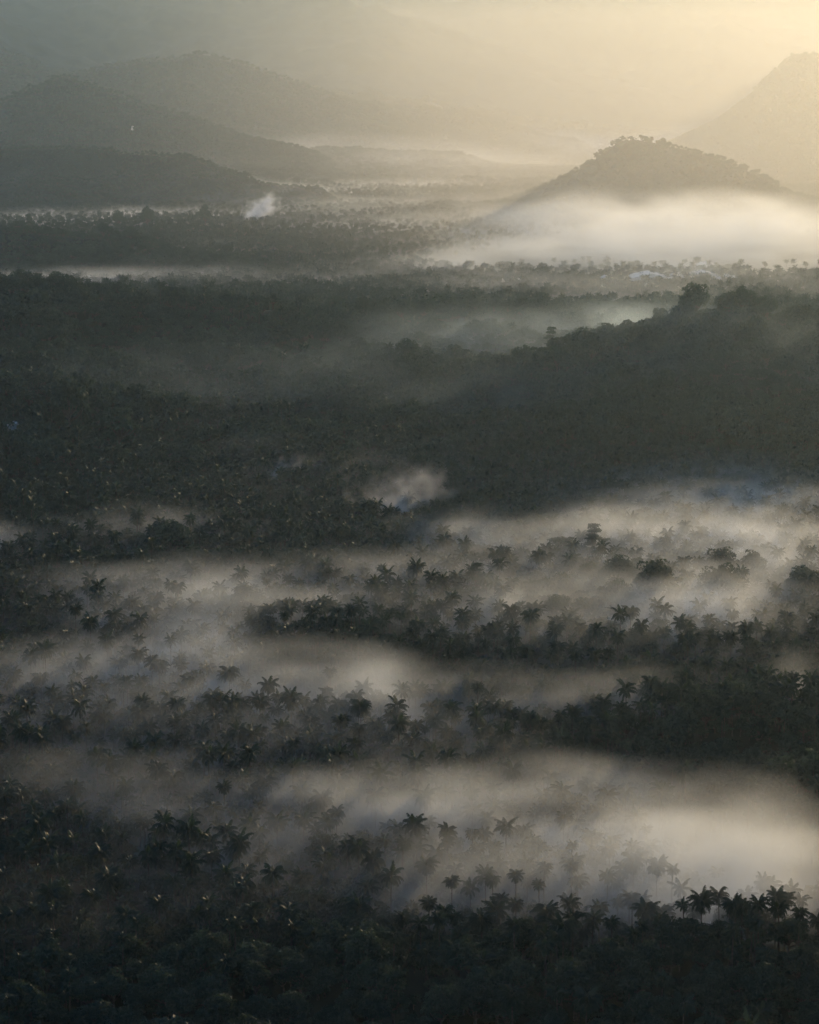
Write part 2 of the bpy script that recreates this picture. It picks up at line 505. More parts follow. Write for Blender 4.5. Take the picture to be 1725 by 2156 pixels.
def scatter_object(name, protos, pts, picks, scales, mats, label, cat):
    """one mesh holding the prototypes (proto = 1..n) and loose points (proto = 0); geometry nodes set a copy of a prototype on each point"""
    V, Fs, Ms, PR = [], [], [], []
    n = 0
    for i, parts in enumerate(protos):
        for (v, f, mi) in parts:
            V.append(v); Fs.append(f + n); Ms.append(np.full(len(f), mi)); PR.append(np.full(len(v), i + 1)); n += len(v)
    V.append(pts); PR.append(np.zeros(len(pts), int))
    V = np.concatenate(V); Fs = np.concatenate(Fs); Ms = np.concatenate(Ms); PR = np.concatenate(PR)
    me = mesh_from(name, V, Fs)
    for m in mats: me.materials.append(m)
    me.polygons.foreach_set('material_index', Ms.astype(np.int32))
    rng = np.random.default_rng(len(pts))
    def attr(nm, typ, head, body):
        a = me.attributes.new(nm, typ, 'POINT')
        a.data.foreach_set('value', np.concatenate([np.full(len(V) - len(pts), head), body]).astype(np.int32 if typ == 'INT' else np.float32))
    attr('proto', 'INT', 0, np.zeros(len(pts)))
    me.attributes['proto'].data.foreach_set('value', PR.astype(np.int32))
    attr('pick', 'INT', 0, picks)
    attr('size', 'FLOAT', 1, scales)
    attr('turn', 'FLOAT', 0, rng.uniform(0, 6.283, len(pts)))
    attr('tall', 'FLOAT', 1, scales * rng.uniform(.8, 1.25, len(pts)))
    ng = bpy.data.node_groups.new('forest_' + name, 'GeometryNodeTree')
    ng.interface.new_socket('Geometry', in_out='INPUT', socket_type='NodeSocketGeometry')
    ng.interface.new_socket('Geometry', in_out='OUTPUT', socket_type='NodeSocketGeometry')
    N, L = ng.nodes.new, ng.links.new
    gi, go = N('NodeGroupInput'), N('NodeGroupOutput')
    def named(nm, t):
        a = N('GeometryNodeInputNamedAttribute'); a.data_type = t; a.inputs[0].default_value = nm; return a.outputs[0]
    def eq(sock, val):
        c = N('FunctionNodeCompare'); c.data_type = 'INT'; c.operation = 'EQUAL'
        L(sock, c.inputs[2]); c.inputs[3].default_value = val; return c.outputs[0]
    a_proto, a_pick = named('proto', 'INT'), named('pick', 'INT')
    a_size, a_turn, a_tall = named('size', 'FLOAT'), named('turn', 'FLOAT'), named('tall', 'FLOAT')
    comb = N('ShaderNodeCombineXYZ'); L(a_size, comb.inputs[0]); L(a_size, comb.inputs[1]); L(a_tall, comb.inputs[2])
    rot = N('ShaderNodeCombineXYZ'); L(a_turn, rot.inputs[2])
    join = N('GeometryNodeJoinGeometry')
    sp = N('GeometryNodeSeparateGeometry'); sp.domain = 'POINT'
    L(gi.outputs[0], sp.inputs[0]); L(eq(a_proto, 0), sp.inputs[1])
    for i in range(len(protos)):
        s2 = N('GeometryNodeSeparateGeometry'); s2.domain = 'POINT'
        L(sp.outputs[1], s2.inputs[0]); L(eq(a_proto, i + 1), s2.inputs[1])
        iop = N('GeometryNodeInstanceOnPoints')
        L(sp.outputs[0], iop.inputs['Points']); L(eq(a_pick, i + 1), iop.inputs['Selection'])
        L(s2.outputs[0], iop.inputs['Instance']); L(rot.outputs[0], iop.inputs['Rotation']); L(comb.outputs[0], iop.inputs['Scale'])
        L(iop.outputs[0], join.inputs[0])
    L(join.outputs[0], go.inputs[0])
    o = link(name, me)
    md = o.modifiers.new('scatter', 'NODES'); md.node_group = ng
    return tag(o, label, cat, kind='stuff')

def frustum_points(y0, y1, spacing, rng, margin=1.18, jitter=.6):
    P = []
    y = y0
    while y < y1:
        hw = 0.158 * y * margin + 25
        n = int(2 * hw / spacing)
        x = -hw + (np.arange(n) + rng.random()) * spacing + rng.uniform(-jitter, jitter, n) * spacing
        P.append(np.stack([x, y + rng.uniform(-jitter, jitter, n) * spacing], 1))
        y += spacing * .92
    return np.concatenate(P)

# ---------------- density maps in the valley, laid out over the ground
OPEN = [(1600, 1830, 190, 75, 1.0), (1450, 1780, 120, 45, .8), (1000, 1700, 260, 18, .55), (600, 1455, 230, 22, .7), (450, 1235, 260, 18, .5), (430, 1400, 60, 40, .6),
        (900, 1500, 60, 40, .6), (1450, 1300, 180, 28, .6), (1500, 1850, 120, 30, .6), (760, 1730, 140, 20, .5), (1560, 1930, 90, 25, .9), (300, 1730, 280, 40, .35)]
BROADY = [(1560, 1590, 260, 75, 1.0), (1250, 1260, 360, 70, .75), (1650, 2110, 260, 90, .8), (300, 880, 260, 60, .7), (600, 2080, 900, 150, .9), (350, 1165, 130, 20, .9), (1380, 1380, 120, 30, .5),
          (200, 1370, 160, 40, .5), (200, 690, 1200, 90, 1.0), (1300, 820, 600, 110, 1.0), (500, 940, 200, 40, .5)]

# hero trees: u, v of the crown's centre, width in pixels (of the 1725 frame)
P5 = [(655,410,100),(555,430,90),(150,370,70),(90,395,60),(325,370,70),(320,455,70),(850,395,80),(1025,360,70),(1120,335,60),(1310,255,60),(1385,290,50),(495,520,80),(585,580,70),(720,580,70),(595,755,80),
 (305,775,80),(440,780,80),(520,790,50),(745,855,90),(1025,850,80),(1095,850,90),(1215,815,90),(600,840,80),(440,910,90),(265,930,100),(735,925,90),(820,915,60),(1095,965,90),(1310,930,100),(1440,925,90),
 (1510,955,90),(1590,945,90),(1680,910,90),(965,1000,100),(1500,1020,100),(815,1045,90),(1240,1015,80),(1640,1000,80),(410,1075,90),(75,1065,80),(940,535,80),(850,540,80),(1090,520,60),(1140,520,60),
 (1200,500,60),(1340,490,70),(1420,500,70),(1480,490,80),(1570,490,60),(1640,470,60),(1690,480,60),(1390,720,60),(1490,700,60),(130,180,50),(400,270,50),(1235,270,50),(1535,290,50),(1610,280,50)]
P6 = [(10,480,70),(1285,565,80),(1355,575,90),(1420,585,70),(1160,570,90),(1205,568,80),(1690,545,70),(1505,600,60),(780,630,90),(495,610,80),(700,640,80),(130,550,80),(45,755,100),(145,790,110),(290,785,50),
 (400,870,90),(395,940,70),(510,910,90),(640,900,90),(690,880,80),(780,870,80),(890,870,90),(755,945,80),(635,985,90),(300,975,80),(860,980,80),(560,995,80),(200,1020,80),(1110,690,80),(1200,680,80),
 (710,760,70),(560,760,80),(940,740,80),(1160,780,90),(1620,740,80),(1690,725,70),(1470,800,90),(840,620,60),(345,1010,80)]
P8 = [(160,395,90),(160,450,80),(265,410,80),(290,470,100),(360,470,60),(475,470,100),(545,465,70),(770,425,120),(860,440,80),(935,465,80),(685,460,70),(990,490,70),(1000,390,80),(75,545,110),
 (685,545,90),(710,610,110),(835,590,90),(945,545,90),(1045,545,110),(1110,560,90),(450,585,70),(570,550,70),(545,625,80),(385,690,90),(450,710,60),(800,725,100),(350,605,60),(180,610,70),(1365,795,140),
 (1455,805,110),(1650,690,120),(640,230,110),(360,220,60),(265,240,60),(1430,225,80),(1580,260,110),(1490,280,80),(1690,280,90),(670,300,80),(980,800,60),(945,835,60),(620,840,90),(150,740,50)]
P7 = [(1580,250,100),(1685,230,70),(945,215,80),(1270,600,110),(1620,440,80),(1700,450,70),(770,390,80),(1230,750,90)]
HERO_PALMS = [(a / 2, 1057 + b / 2, c / 2) for a, b, c in P5] + [(862 + a / 2, 1057 + b / 2, c / 2) for a, b, c in P6] + [(862 + a / 2, 1552 + b / 2, c / 2) for a, b, c in P8] + [(a / 2, 1552 + b / 2, c / 2) for a, b, c in P7]
B6 = [(640,205,170,4),(780,165,130,6),(1150,250,200,5),(1320,270,150,0),(1450,270,110,2),(880,300,160,1),(1040,345,190,0),(1310,350,210,3),(1670,350,180,1),(865,400,170,1),(615,470,110,0),(505,490,110,4),
 (700,540,110,0),(1050,550,110,0),(280,325,120,6),(200,405,120,1),(450,370,90,0),(540,385,120,5),(960,580,110,1),(1450,645,130,0),(1450,850,210,5),(1160,910,150,0),(1060,960,120,3),(1250,930,160,0),
 (1560,960,150,3),(1350,960,170,1),(75,1050,100,0),(200,1010,80,2),(1660,960,130,0),(930,320,100,0)]
B5 = [(740,150,170,3),(430,120,90,1),(820,290,80,4),(50,300,120,5),(1020,430,160,0),(170,530,110,0),(250,545,90,1),(470,565,100,2),(590,1100,100,4),(290,1085,100,1),(160,1065,70,0),(1700,275,80,0),(60,1120,140,1)]
B8 = [(1240,900,150,5),(1100,960,90,4),(1500,1080,200,0),(1650,1010,200,3),(1380,1060,150,1),(860,950,220,3),(960,1030,170,0),(1330,1150,200,3),(700,1050,260,1),(1600,800,120,1),(1180,690,110,1),(560,780,200,4),(420,800,160,5)]
B7 = [(1360,480,150,0),(1490,520,120,1),(1200,560,90,2),(740,540,170,4),(860,630,120,0),(1030,680,130,1),(1480,690,200,5),(780,380,130,4),(1300,820,170,0),(1550,860,200,1),(300,560,170,3),(120,470,200,1),(480,640,180,0),(240,700,160,2)]
HERO_BROAD = [(a / 2, 1057 + b / 2, c / 2, k) for a, b, c, k in B5] + [(862 + a / 2, 1057 + b / 2, c / 2, k) for a, b, c, k in B6] + [(862 + a / 2, 1552 + b / 2, c / 2, k) for a, b, c, k in B8] + [(a / 2, 1552 + b / 2, c / 2, k) for a, b, c, k in B7]
# trees along the crests: u, v, width px, prototype, y of the crest
B4 = [(1200,205,165,0,1895),(1165,240,90,1,1890),(1350,215,140,2,1895),(1430,212,190,0,1900),(1400,195,60,2,1900),(1630,270,140,1,1900),(930,335,120,1,1870),(790,390,120,1,1865),(1050,300,90,0,1885),(270,225,80,0,2270),(355,225,80,1,2280),
 (500,245,90,3,2295),(640,255,110,1,2300),(720,275,60,0,2310),(60,245,80,0,2240),(130,280,70,2,2250),(190,260,60,0,2255),(320,350,150,4,2100),(600,375,90,6,2050),(850,270,60,2,2350)]
B3 = [(495,165,80,7,2170),(960,195,80,1,2200),(1270,220,80,1,2200),(1410,228,90,4,2215),(240,150,110,0,2150),(300,160,80,1,2150),(60,150,90,1,2150),(1080,205,90,1,2200),(1150,205,70,0,2200),(1530,240,70,0,2220),(1690,245,80,2,2235),(830,200,70,0,2200),
 (430,170,60,0,2160),(290,620,170,1,1640),(500,650,170,4,1610),(1450,650,90,6,1610)]
B1 = [(435,965,50,2,3490),(545,985,85,1,3480),(80,950,80,4,3500),(620,885,95,3,4350),(500,868,55,1,4400),(865,878,75,0,4350),(120,895,70,6,3950),(1190,748,28,2,6120),(1245,772,40,0,6060),(660,930,50,0,3900),(275,910,50,1,3900)]
CREST_BROAD = [(862 + a / 2, 528 + b / 2, c / 2, k, y) for a, b, c, k, y in B4] + [(a / 2, 528 + b / 2, c / 2, k, y) for a, b, c, k, y in B3] + [(a / 2, b / 2, c / 2, k, y) for a, b, c, k, y in B1]
CREST_PALMS = [(338, 600, 24, 2180), (367, 611, 20, 2185), (385, 611, 18, 2190)]

# ---------------- place the hero palms
palms, broads = [], []          # (x, y, z, scale, height scale, variant, hero flag)
rng = np.random.default_rng(11)
for i, (u, v, w) in enumerate(HERO_PALMS):
    z0, hp = 0.0, 12.5 + rng.uniform(-2.5, 4.5)
    for _ in range(4):
        x, y = at_z(u, v, z0 + hp)
        z0 = T1(x, y)
    s = float(np.clip(w / F * math.hypot(y, H) / 9.6, .62, 1.2))
    palms.append([x, y, z0, s, hp / 13.0, rng.integers(10), 1])
for (u, v, w, y) in CREST_PALMS:
    x, zt = at_y(u, v, y)
    z0 = T1(x, y)
    palms.append([x, y, z0, float(np.clip(w / F * y / 8.6, .8, 1.3)), max(zt - z0, 7) / 13.0, 4, 1])
for (u, v, w, k) in HERO_BROAD:
    z0, W, Ht = 0.0, BROAD[k][2], BROAD[k][3]
    x, y = at_z(u, v, 9.0)
    s = w / F * math.hypot(y, H) / W * 1.04
    s = float(np.clip(s, .6, 2.1))
    for _ in range(4):
        z0 = T1(x, y)
        x, y = at_z(u, v, z0 + Ht * s * .62)
    broads.append([x, y, T1(x, y), s, 1.0, k, 1])
for (u, v, w, k, y) in CREST_BROAD:
    x, zt = at_y(u, v, y)
    W, Ht = BROAD[k][2], BROAD[k][3]
    s = float(np.clip(w / F * y / W * 1.04, .6, 2.2))
    z0 = T1(x, y)
    hs = float(np.clip((zt - z0) / (.66 * Ht * s), .7, 1.5))
    broads.append([x, y, z0, s, hs, k, 1])

def far_from(P, Q, d):
    """mask of P whose nearest Q is farther than d (grid hash)"""
    keys = {}
    for q in Q:
        keys.setdefault((int(q[0] // d), int(q[1] // d)), []).append(q)
    out = np.ones(len(P), bool)
    for i, p in enumerate(P):
        a, b = int(p[0] // d), int(p[1] // d)
        for da in (-1, 0, 1):
            for db in (-1, 0, 1):
                for q in keys.get((a + da, b + db), ()):
                    if (q[0] - p[0]) ** 2 + (q[1] - p[1]) ** 2 < d * d:
                        out[i] = False
    return out

# ---------------- scatter: near and middle ground
heroes = [(p[0], p[1]) for p in palms] + [(b[0], b[1]) for b in broads]
P = frustum_points(560, 2420, 7.6, rng)
u_, v_ = project(P[:, 0], P[:, 1], 8.0)
keep = rng.random(len(P)) > np.clip(blobs(u_, v_, OPEN), 0, .985)
keep &= far_from(P, heroes, 6.0)
P = P[keep]
zP = terrain(P[:, 0], P[:, 1])
u_, v_ = project(P[:, 0], P[:, 1], zP + 8)
pb = np.clip(0.24 + blobs(u_, v_, BROADY) * .9 + 0.35 * fbm(P[:, 0] / 60, P[:, 1] / 60, 2, 31), 0.03, 1)
pb = np.where(P[:, 1] > 1900, np.maximum(pb, .85), pb)
isb = rng.random(len(P)) < pb
near_palm = np.column_stack([P[~isb], zP[~isb]])
near_broad = np.column_stack([P[isb], zP[isb]])
near_broad = near_broad[rng.random(len(near_broad)) < .72]
big = sstep(-.35, .5, fbm(near_broad[:, 0] / 75, near_broad[:, 1] / 75, 3, 97))

def largest(pts, n_have, kmax, ylim, base_s, rng):
    """nearest in-frame scattered points become individual trees"""
    u, v = project(pts[:, 0], pts[:, 1], pts[:, 2] + 10)
    inside = (u > -20) & (u < 1745) & (v < 2190) & (v > 0)
    order = np.argsort(np.where(inside, pts[:, 1], 1e9))
    k = max(0, min(kmax - n_have, int(inside.sum())))
    sel = np.zeros(len(pts), bool); sel[order[:k]] = True
    return sel

selp = largest(near_palm, len(palms), 300, 0, 1, rng)
for q in near_palm[selp]:
    palms.append([q[0], q[1], q[2], rng.uniform(.55, 1.02), rng.uniform(.5, 1.15), rng.integers(10), 0])
selb = largest(near_broad, len(broads), 300, 0, 1, rng)
for q in near_broad[selb]:
    palms_k = rng.integers(4) if rng.random() < .8 else rng.integers(4, 8)
    broads.append([q[0], q[1], q[2], rng.uniform(.6, 1.1), rng.uniform(.75, 1.1), palms_k, 0])
near_palm, near_broad, big = near_palm[~selp], near_broad[~selb], big[~selb]

# ---------------- individual trees
ORD = ['leftmost', 'second from left', 'third from left', 'fourth from left', 'fifth from left', 'sixth from left', 'seventh from left', 'eighth from left', 'ninth from left', 'tenth from left']

def zone(u, v):
    """a place name for a tree whose crown shows at u, v"""
    for lim, r in ((2040, 'in the black foreground wood'), (1935, 'on the foreground wood edge'), (1850, 'in mist above the foreground'), (1790, 'below the bright fog river'), (1725, 'rising from the fog river'),
                   (1630, 'in the hollow behind the fog river'), (1560, 'under the front palm row'), (1490, 'in the front palm row'), (1430, 'in the middle fog bank'), (1360, 'in the dark middle grove'),
                   (1290, 'on the back rim of the grove'), (1225, 'in pale mist behind the grove'), (1120, 'by the upper fog streak'), (800, 'on the glinting slope'), (560, 'on the ridge crest'), (465, 'on the dark far spur')):
        if v > lim:
            return r
    return 'in the distant valley'

def side(u):
    return ['far left', 'left', 'left of centre', 'centre', 'right of centre', 'right', 'far right'][int(np.clip(u / 1725 * 7, 0, 6))]

def label_all(items, noun):
    """items: (u, v, size word, object) -> a label that counts from the left inside each zone and side"""
    groups = {}
    for it in items:
        groups.setdefault((zone(it[0], it[1]), side(it[0])), []).append(it)
    for (z, s), lst in groups.items():
        lst.sort(key=lambda t: t[0])
        for i, (u, v, w, o) in enumerate(lst):
            if len(lst) == 1:
                o['label'] = f'lone {w} {noun} {z}, {s}'
            else:
                n = ORD[i] if i < len(ORD) else f'{i + 1}th from left'
                o['label'] = f'{n}: {w} {noun} {z}, {s}'

items = []
for (x, y, z, s, hs, k, hero) in palms:
    root = link('coconut_palm', None, loc=(x, y, z), rz=float(rng.uniform(0, 6.28)))
    root.empty_display_size = 1.0
    tr = link('trunk', PALM_TRUNKS[rng.integers(4)], root); tr.scale = (1, 1, hs)
    cr = link('crown', PALM_CROWNS[int(k)], root, loc=(0, 0, 13.0 * hs)); cr.scale = (s, s, s * 1.05)
    cr.rotation_euler = (rng.uniform(-.22, .22), rng.uniform(-.22, .22), rng.uniform(0, 6.28))
    tag(root, None, 'palm', 'coconut palms rising from the valley')
    u, v = project(x, y, z + 13 * hs)
    items.append((u, v, 'large' if s > 1.12 else 'small' if s < .85 else 'tall' if hs > 1.05 else 'short' if hs < .75 else 'feathery', root))
label_all(items, 'coconut palm')
items = []
for (x, y, z, s, hs, k, hero) in broads:
    tb, cb, W, Ht, st = BROAD[int(k)]
    root = link('layered_tree' if st != 'round' else 'broadleaf_tree', None, loc=(x, y, z), rz=float(rng.uniform(0, 6.28)))
    a = link('trunk', tb, root); b2 = link('crown', cb, root)
    for q in (a, b2): q.scale = (s, s, s * hs)
    tag(root, None, 'tree', 'round crowned trees in the valley' if st == 'round' else 'flat tiered trees in the valley')
    u, v = project(x, y, z + Ht * s * .6)
    items.append((u, v, ('large' if s > 1.25 else 'small' if s < .8 else 'medium') , root))
label_all([t for t in items if t[3].name.startswith('broad')], 'round tree')
label_all([t for t in items if t[3].name.startswith('layered')], 'flat tiered tree')

# ---------------- the rest of the palms, one object
def hw_ok(P): return P
PP = frustum_points(2420, 6200, 12.0, rng)
zz = terrain(PP[:, 0], PP[:, 1])
gz = ground_z(PP[:, 0], PP[:, 1])
on_hill = zz > gz + 3.0
mb = np.clip(.28 + .5 * fbm(PP[:, 0] / 220, PP[:, 1] / 160, 3, 41), .05, .95)
u_, v_ = project(PP[:, 0], PP[:, 1], zz)
mb = np.where(on_hill, 1.0, mb)
gap = fbm(PP[:, 0] / 260, PP[:, 1] / 130, 3, 51) < -.42
keep = ~(gap & ~on_hill) & (rng.random(len(PP)) > np.clip(blobs(u_, v_, [(1500, 532, 480, 44, 2.2), (1000, 560, 160, 14, 1.0), (150, 590, 330, 8, .9), (700, 385, 260, 14, .9), (250, 412, 300, 7, .9)]), 0, 1))
keep &= far_from(PP, [(b[0], b[1]) for b in broads], 9.0)
PH = frustum_points(2420, 6200, 10.5, rng)
zh = terrain(PH[:, 0], PH[:, 1])
oh = zh > ground_z(PH[:, 0], PH[:, 1]) + 3.0
isb = rng.random(len(PP)) < mb
mid_palm = np.column_stack([PP, zz])[keep & ~isb]
mid_broad = np.concatenate([np.column_stack([PP, zz])[keep & isb & ~on_hill], np.column_stack([PH, zh])[oh]])
PG = frustum_points(2450, 3250, 9.5, rng)
zg = terrain(PG[:, 0], PG[:, 1])
ug, vg = project(PG[:, 0], PG[:, 1], zg)
kg = (zg < ground_z(PG[:, 0], PG[:, 1]) + 3) & (rng.random(len(PG)) > np.clip(blobs(ug, vg, [(1500, 532, 480, 44, 2.2), (1400, 597, 200, 7, .9), (1000, 560, 160, 14, 1.0)]), 0, 1)) & (fbm(PG[:, 0] / 120, PG[:, 1] / 90, 3, 58) > -.35)
near_palm = np.concatenate([near_palm, np.column_stack([PG, zg])[kg]])
pts = np.concatenate([near_palm, mid_palm])
sc = np.concatenate([rng.uniform(.55, 1.05, len(near_palm)), rng.uniform(.75, 1.15, len(mid_palm))])
protos = [tree_proto_palm(400 + k, nf=[22, 28, 18, 25, 20, 30][k], pairs=8) for k in range(6)]
scatter_object('palm_forest', protos, pts, rng.integers(1, 7, len(pts)), sc, [M_PALM, M_TRUNK], 'dense coconut palms covering the valley floor to the hills', 'palm forest')

PF = frustum_points(6200, 9700, 16.0, rng, margin=1.1)
zf = terrain(PF[:, 0], PF[:, 1])
kf = (zf > ground_z(PF[:, 0], PF[:, 1]) + 3.0) | (rng.random(len(PF)) < .35)
PF, zf = PF[kf], zf[kf]
far_broad = np.column_stack([PF, zf])
# understorey between the near trees
PU = frustum_points(560, 1900, 7.0, rng)
zu = terrain(PU[:, 0], PU[:, 1])
u_, v_ = project(PU[:, 0], PU[:, 1], zu)
ku = rng.random(len(PU)) > np.clip(blobs(u_, v_, OPEN), 0, .8)
under = np.column_stack([PU, zu])[ku]
protos = [tree_proto_broad(500, 11, 11), tree_proto_broad(501, 12, 9.5), tree_proto_broad(502, 9, 12), tree_proto_broad(503, 13, 11), tree_proto_broad(504, 14, 10, 'umbrella', 26, 22)]
pts = np.concatenate([near_broad, mid_broad])
sc = np.concatenate([rng.uniform(.55, 1.05, len(near_broad)) * np.where(near_broad[:, 1] < 1550, .8 + .35 * big, .8 + .9 * big), rng.uniform(.42, 1.0, len(mid_broad)) * (.85 + .8 * sstep(-.4, .6, fbm(mid_broad[:, 0] / 60, mid_broad[:, 1] / 60, 3, 99))) * np.where(mid_broad[:, 1] > 4100, .72, 1.0)])
scatter_object('broadleaf_forest', protos, pts, rng.choice([1, 2, 3, 4, 5], len(pts), p=[.25, .25, .2, .2, .1]), sc, [M_LEAF, M_TRUNK], 'dark broadleaf forest covering the ridges and lower hills', 'forest')
protos = [tree_proto_broad(510 + k, 12, 10, 'round', 14, 14, 1.2) for k in range(3)]
scatter_object('distant_forest', protos, far_broad, rng.integers(1, 4, len(far_broad)), rng.uniform(.8, 1.5, len(far_broad)), [M_LEAF, M_TRUNK], 'woods seen as fine texture on the far hazy hills', 'forest')
protos = [tree_proto_broad(520 + k, 6, 4.2, 'round', 12, 18, .5) for k in range(3)]
scatter_object('undergrowth', protos, under, rng.integers(1, 4, len(under)), rng.uniform(.6, 1.4, len(under)), [M_LEAF, M_TRUNK], 'low bushes filling the gaps between the trees', 'undergrowth')

# ------------------------------------------------------------------ buildings
def hit(u, v, y0, y1):
    """where the line of sight meets the terrain"""
    yy = np.linspace(y0, y1, 900)
    d = ray(u, v)
    xx, zz_ = d[0] / d[1] * yy, H + d[2] / d[1] * yy
    g = terrain(xx, yy)
    k = int(np.argmax(g + 4 > zz_)) if (g + 4 > zz_).any() else 899
    return float(xx[k]), float(yy[k]), float(g[k])

def shed(name, u, v, y, w, depth, hh, rise, label, rz=0.0, group=None, lift=None):
    x, y, z0 = hit(u, v, y * .8, y * 1.25)
    root = link(name, None, loc=(x, y, z0 + (6.0 if lift is None else lift)), rz=rz)
    a, b, e = w / 2, depth / 2, .5
    W_ = mesh_from('wall', [(-a, -b, -12), (a, -b, -12), (a, b, -12), (-a, b, -12), (-a, -b, hh), (a, -b, hh), (a, b, hh), (-a, b, hh), (0, -b, hh + rise * .96), (0, b, hh + rise * .96)],
                   [[0, 1, 5, 8, 4], [1, 2, 6, 5], [2, 3, 7, 9, 6], [3, 0, 4, 7]], M_WALLP)
    link('wall', W_, root)
    k = rise / a
    ze = hh - e * k + .06
    t = .12
    V = [(-a - e, -b - e, ze), (0, -b - e, hh + rise + .06), (a + e, -b - e, ze), (-a - e, b + e, ze), (0, b + e, hh + rise + .06), (a + e, b + e, ze)]
    V += [(p[0], p[1], p[2] + t) for p in V]
    link('roof', mesh_from('roof', V, [[0, 1, 4, 3], [1, 2, 5, 4], [6, 9, 10, 7], [7, 10, 11, 8], [0, 6, 7, 1], [1, 7, 8, 2], [3, 4, 10, 9], [4, 5, 11, 10], [0, 3, 9, 6], [2, 8, 11, 5]], M_ROOF), root)
    dw, dh = min(w * .18, 4), min(hh * .75, 3)
    D = [(-dw / 2, -b - .05, 0), (dw / 2, -b - .05, 0), (dw / 2, -b - .05, dh), (-dw / 2, -b - .05, dh), (-dw / 2, -b + .02, 0), (dw / 2, -b + .02, 0), (dw / 2, -b + .02, dh), (-dw / 2, -b + .02, dh)]
    link('door', mesh_from('door', D, [[0, 1, 2, 3], [0, 4, 5, 1], [1, 5, 6, 2], [2, 6, 7, 3], [3, 7, 4, 0]], M_DARK), root)
    return tag(root, label, 'house' if 'house' in name else 'shed', group)

G = 'white roofed sheds beyond the ridge'
shed('farm_house', 35, 912, 1690, 9, 7, 3, 2.2, 'small house with pale roof in the dark trees at the left edge', .5)
shed('farm_house', 279, 270, 7050, 7, 6, 2.5, 1.6, 'tiny white house on the wooded shoulder hill')
shed('long_shed', 1367, 592, 3150, 46, 60, 4, 5, 'widest white roofed shed, leftmost of the big sheds in the mist', 0, G)
shed('long_shed', 1422, 596, 3120, 30, 50, 4, 4, 'white roofed shed just right of the widest one', 0, G)
shed('long_shed', 1482, 590, 3170, 42, 60, 4, 5, 'wide white shed behind the ridge trees, near the right', 0, G)
shed('long_shed', 1532, 595, 3140, 28, 50, 4, 4, 'white shed at the right end of the row, beside the tall trees', 0, G)
shed('long_shed', 1490, 567, 3480, 24, 40, 4, 3, 'small bluish shed deep in the fog above the others', 0, G)
shed('long_shed', 1275, 596, 3130, 18, 30, 4, 3, 'small pale shed left of the big sheds', 0, G)
shed('long_shed', 1075, 599, 3120, 24, 30, 4, 3, 'pale low shed among palms at the centre right', 0, G)

# ------------------------------------------------------------------ fog, smoke and haze
def vol_mat(name, dens, color, g, attr=None):
    m, nt, out = nodes_of(name)
    pv = nt.nodes.new('ShaderNodeVolumePrincipled')
    pv.inputs['Color'].default_value = (*color, 1)
    pv.inputs['Density'].default_value = dens
    pv.inputs['Anisotropy'].default_value = g
    if attr is None:
        pv.inputs['Density Attribute'].default_value = ''
    nt.links.new(pv.outputs[0], out.inputs['Volume'])
    return m

def cube_volume(name, mn, mx, res, mat, build, mesh=None):
    """an object whose geometry nodes fill a box with a density grid; build(ng, pos socket) returns the density socket"""
    ng = bpy.data.node_groups.new('grid_' + name, 'GeometryNodeTree')
    ng.interface.new_socket('Geometry', in_out='INPUT', socket_type='NodeSocketGeometry')
    ng.interface.new_socket('Geometry', in_out='OUTPUT', socket_type='NodeSocketGeometry')
    N, L = ng.nodes.new, ng.links.new
    gi, go = N('NodeGroupInput'), N('NodeGroupOutput')
    vc = N('GeometryNodeVolumeCube')
    vc.inputs['Min'].default_value = mn; vc.inputs['Max'].default_value = mx
    vc.inputs['Resolution X'].default_value = res[0]; vc.inputs['Resolution Y'].default_value = res[1]; vc.inputs['Resolution Z'].default_value = res[2]
    pos = N('GeometryNodeInputPosition')
    L(build(ng, pos.outputs[0], gi.outputs[0]), vc.inputs['Density'])
    sm = N('GeometryNodeSetMaterial'); sm.inputs['Material'].default_value = mat
    L(vc.outputs[0], sm.inputs[0]); L(sm.outputs[0], go.inputs[0])
    if mesh is None:
        mesh = bpy.data.volumes.new(name)
    mesh.materials.append(mat)
    o = link(name, mesh)
    md = o.modifiers.new('grid', 'NODES'); md.node_group = ng
    return o

class NB:
    def __init__(self, ng): self.ng = ng
    def m(self, op, a, b=None, c=None, clamp=False):
        n = self.ng.nodes.new('ShaderNodeMath'); n.operation = op; n.use_clamp = clamp
        for i, s in enumerate((a, b, c)):
            if s is None: continue
            if isinstance(s, (int, float)): n.inputs[i].default_value = s
            else: self.ng.links.new(s, n.inputs[i])
        return n.outputs[0]
    def vm(self, op, a, b):
        n = self.ng.nodes.new('ShaderNodeVectorMath'); n.operation = op
        for i, s in enumerate((a, b)):
            if isinstance(s, tuple): n.inputs[i].default_value = s
            else: self.ng.links.new(s, n.inputs[i])
        return n.outputs[0]
    def sep(self, v):
        n = self.ng.nodes.new('ShaderNodeSeparateXYZ'); self.ng.links.new(v, n.inputs[0]); return n.outputs
    def comb(self, x, y, z):
        n = self.ng.nodes.new('ShaderNodeCombineXYZ')
        for i, s in enumerate((x, y, z)):
            if isinstance(s, (int, float)): n.inputs[i].default_value = s
            else: self.ng.links.new(s, n.inputs[i])
        return n.outputs[0]
    def noise(self, v, scale, detail=3.0):
        n = self.ng.nodes.new('ShaderNodeTexNoise'); n.inputs['Scale'].default_value = scale; n.inputs['Detail'].default_value = detail
        self.ng.links.new(v, n.inputs['Vector']); return n.outputs[0]

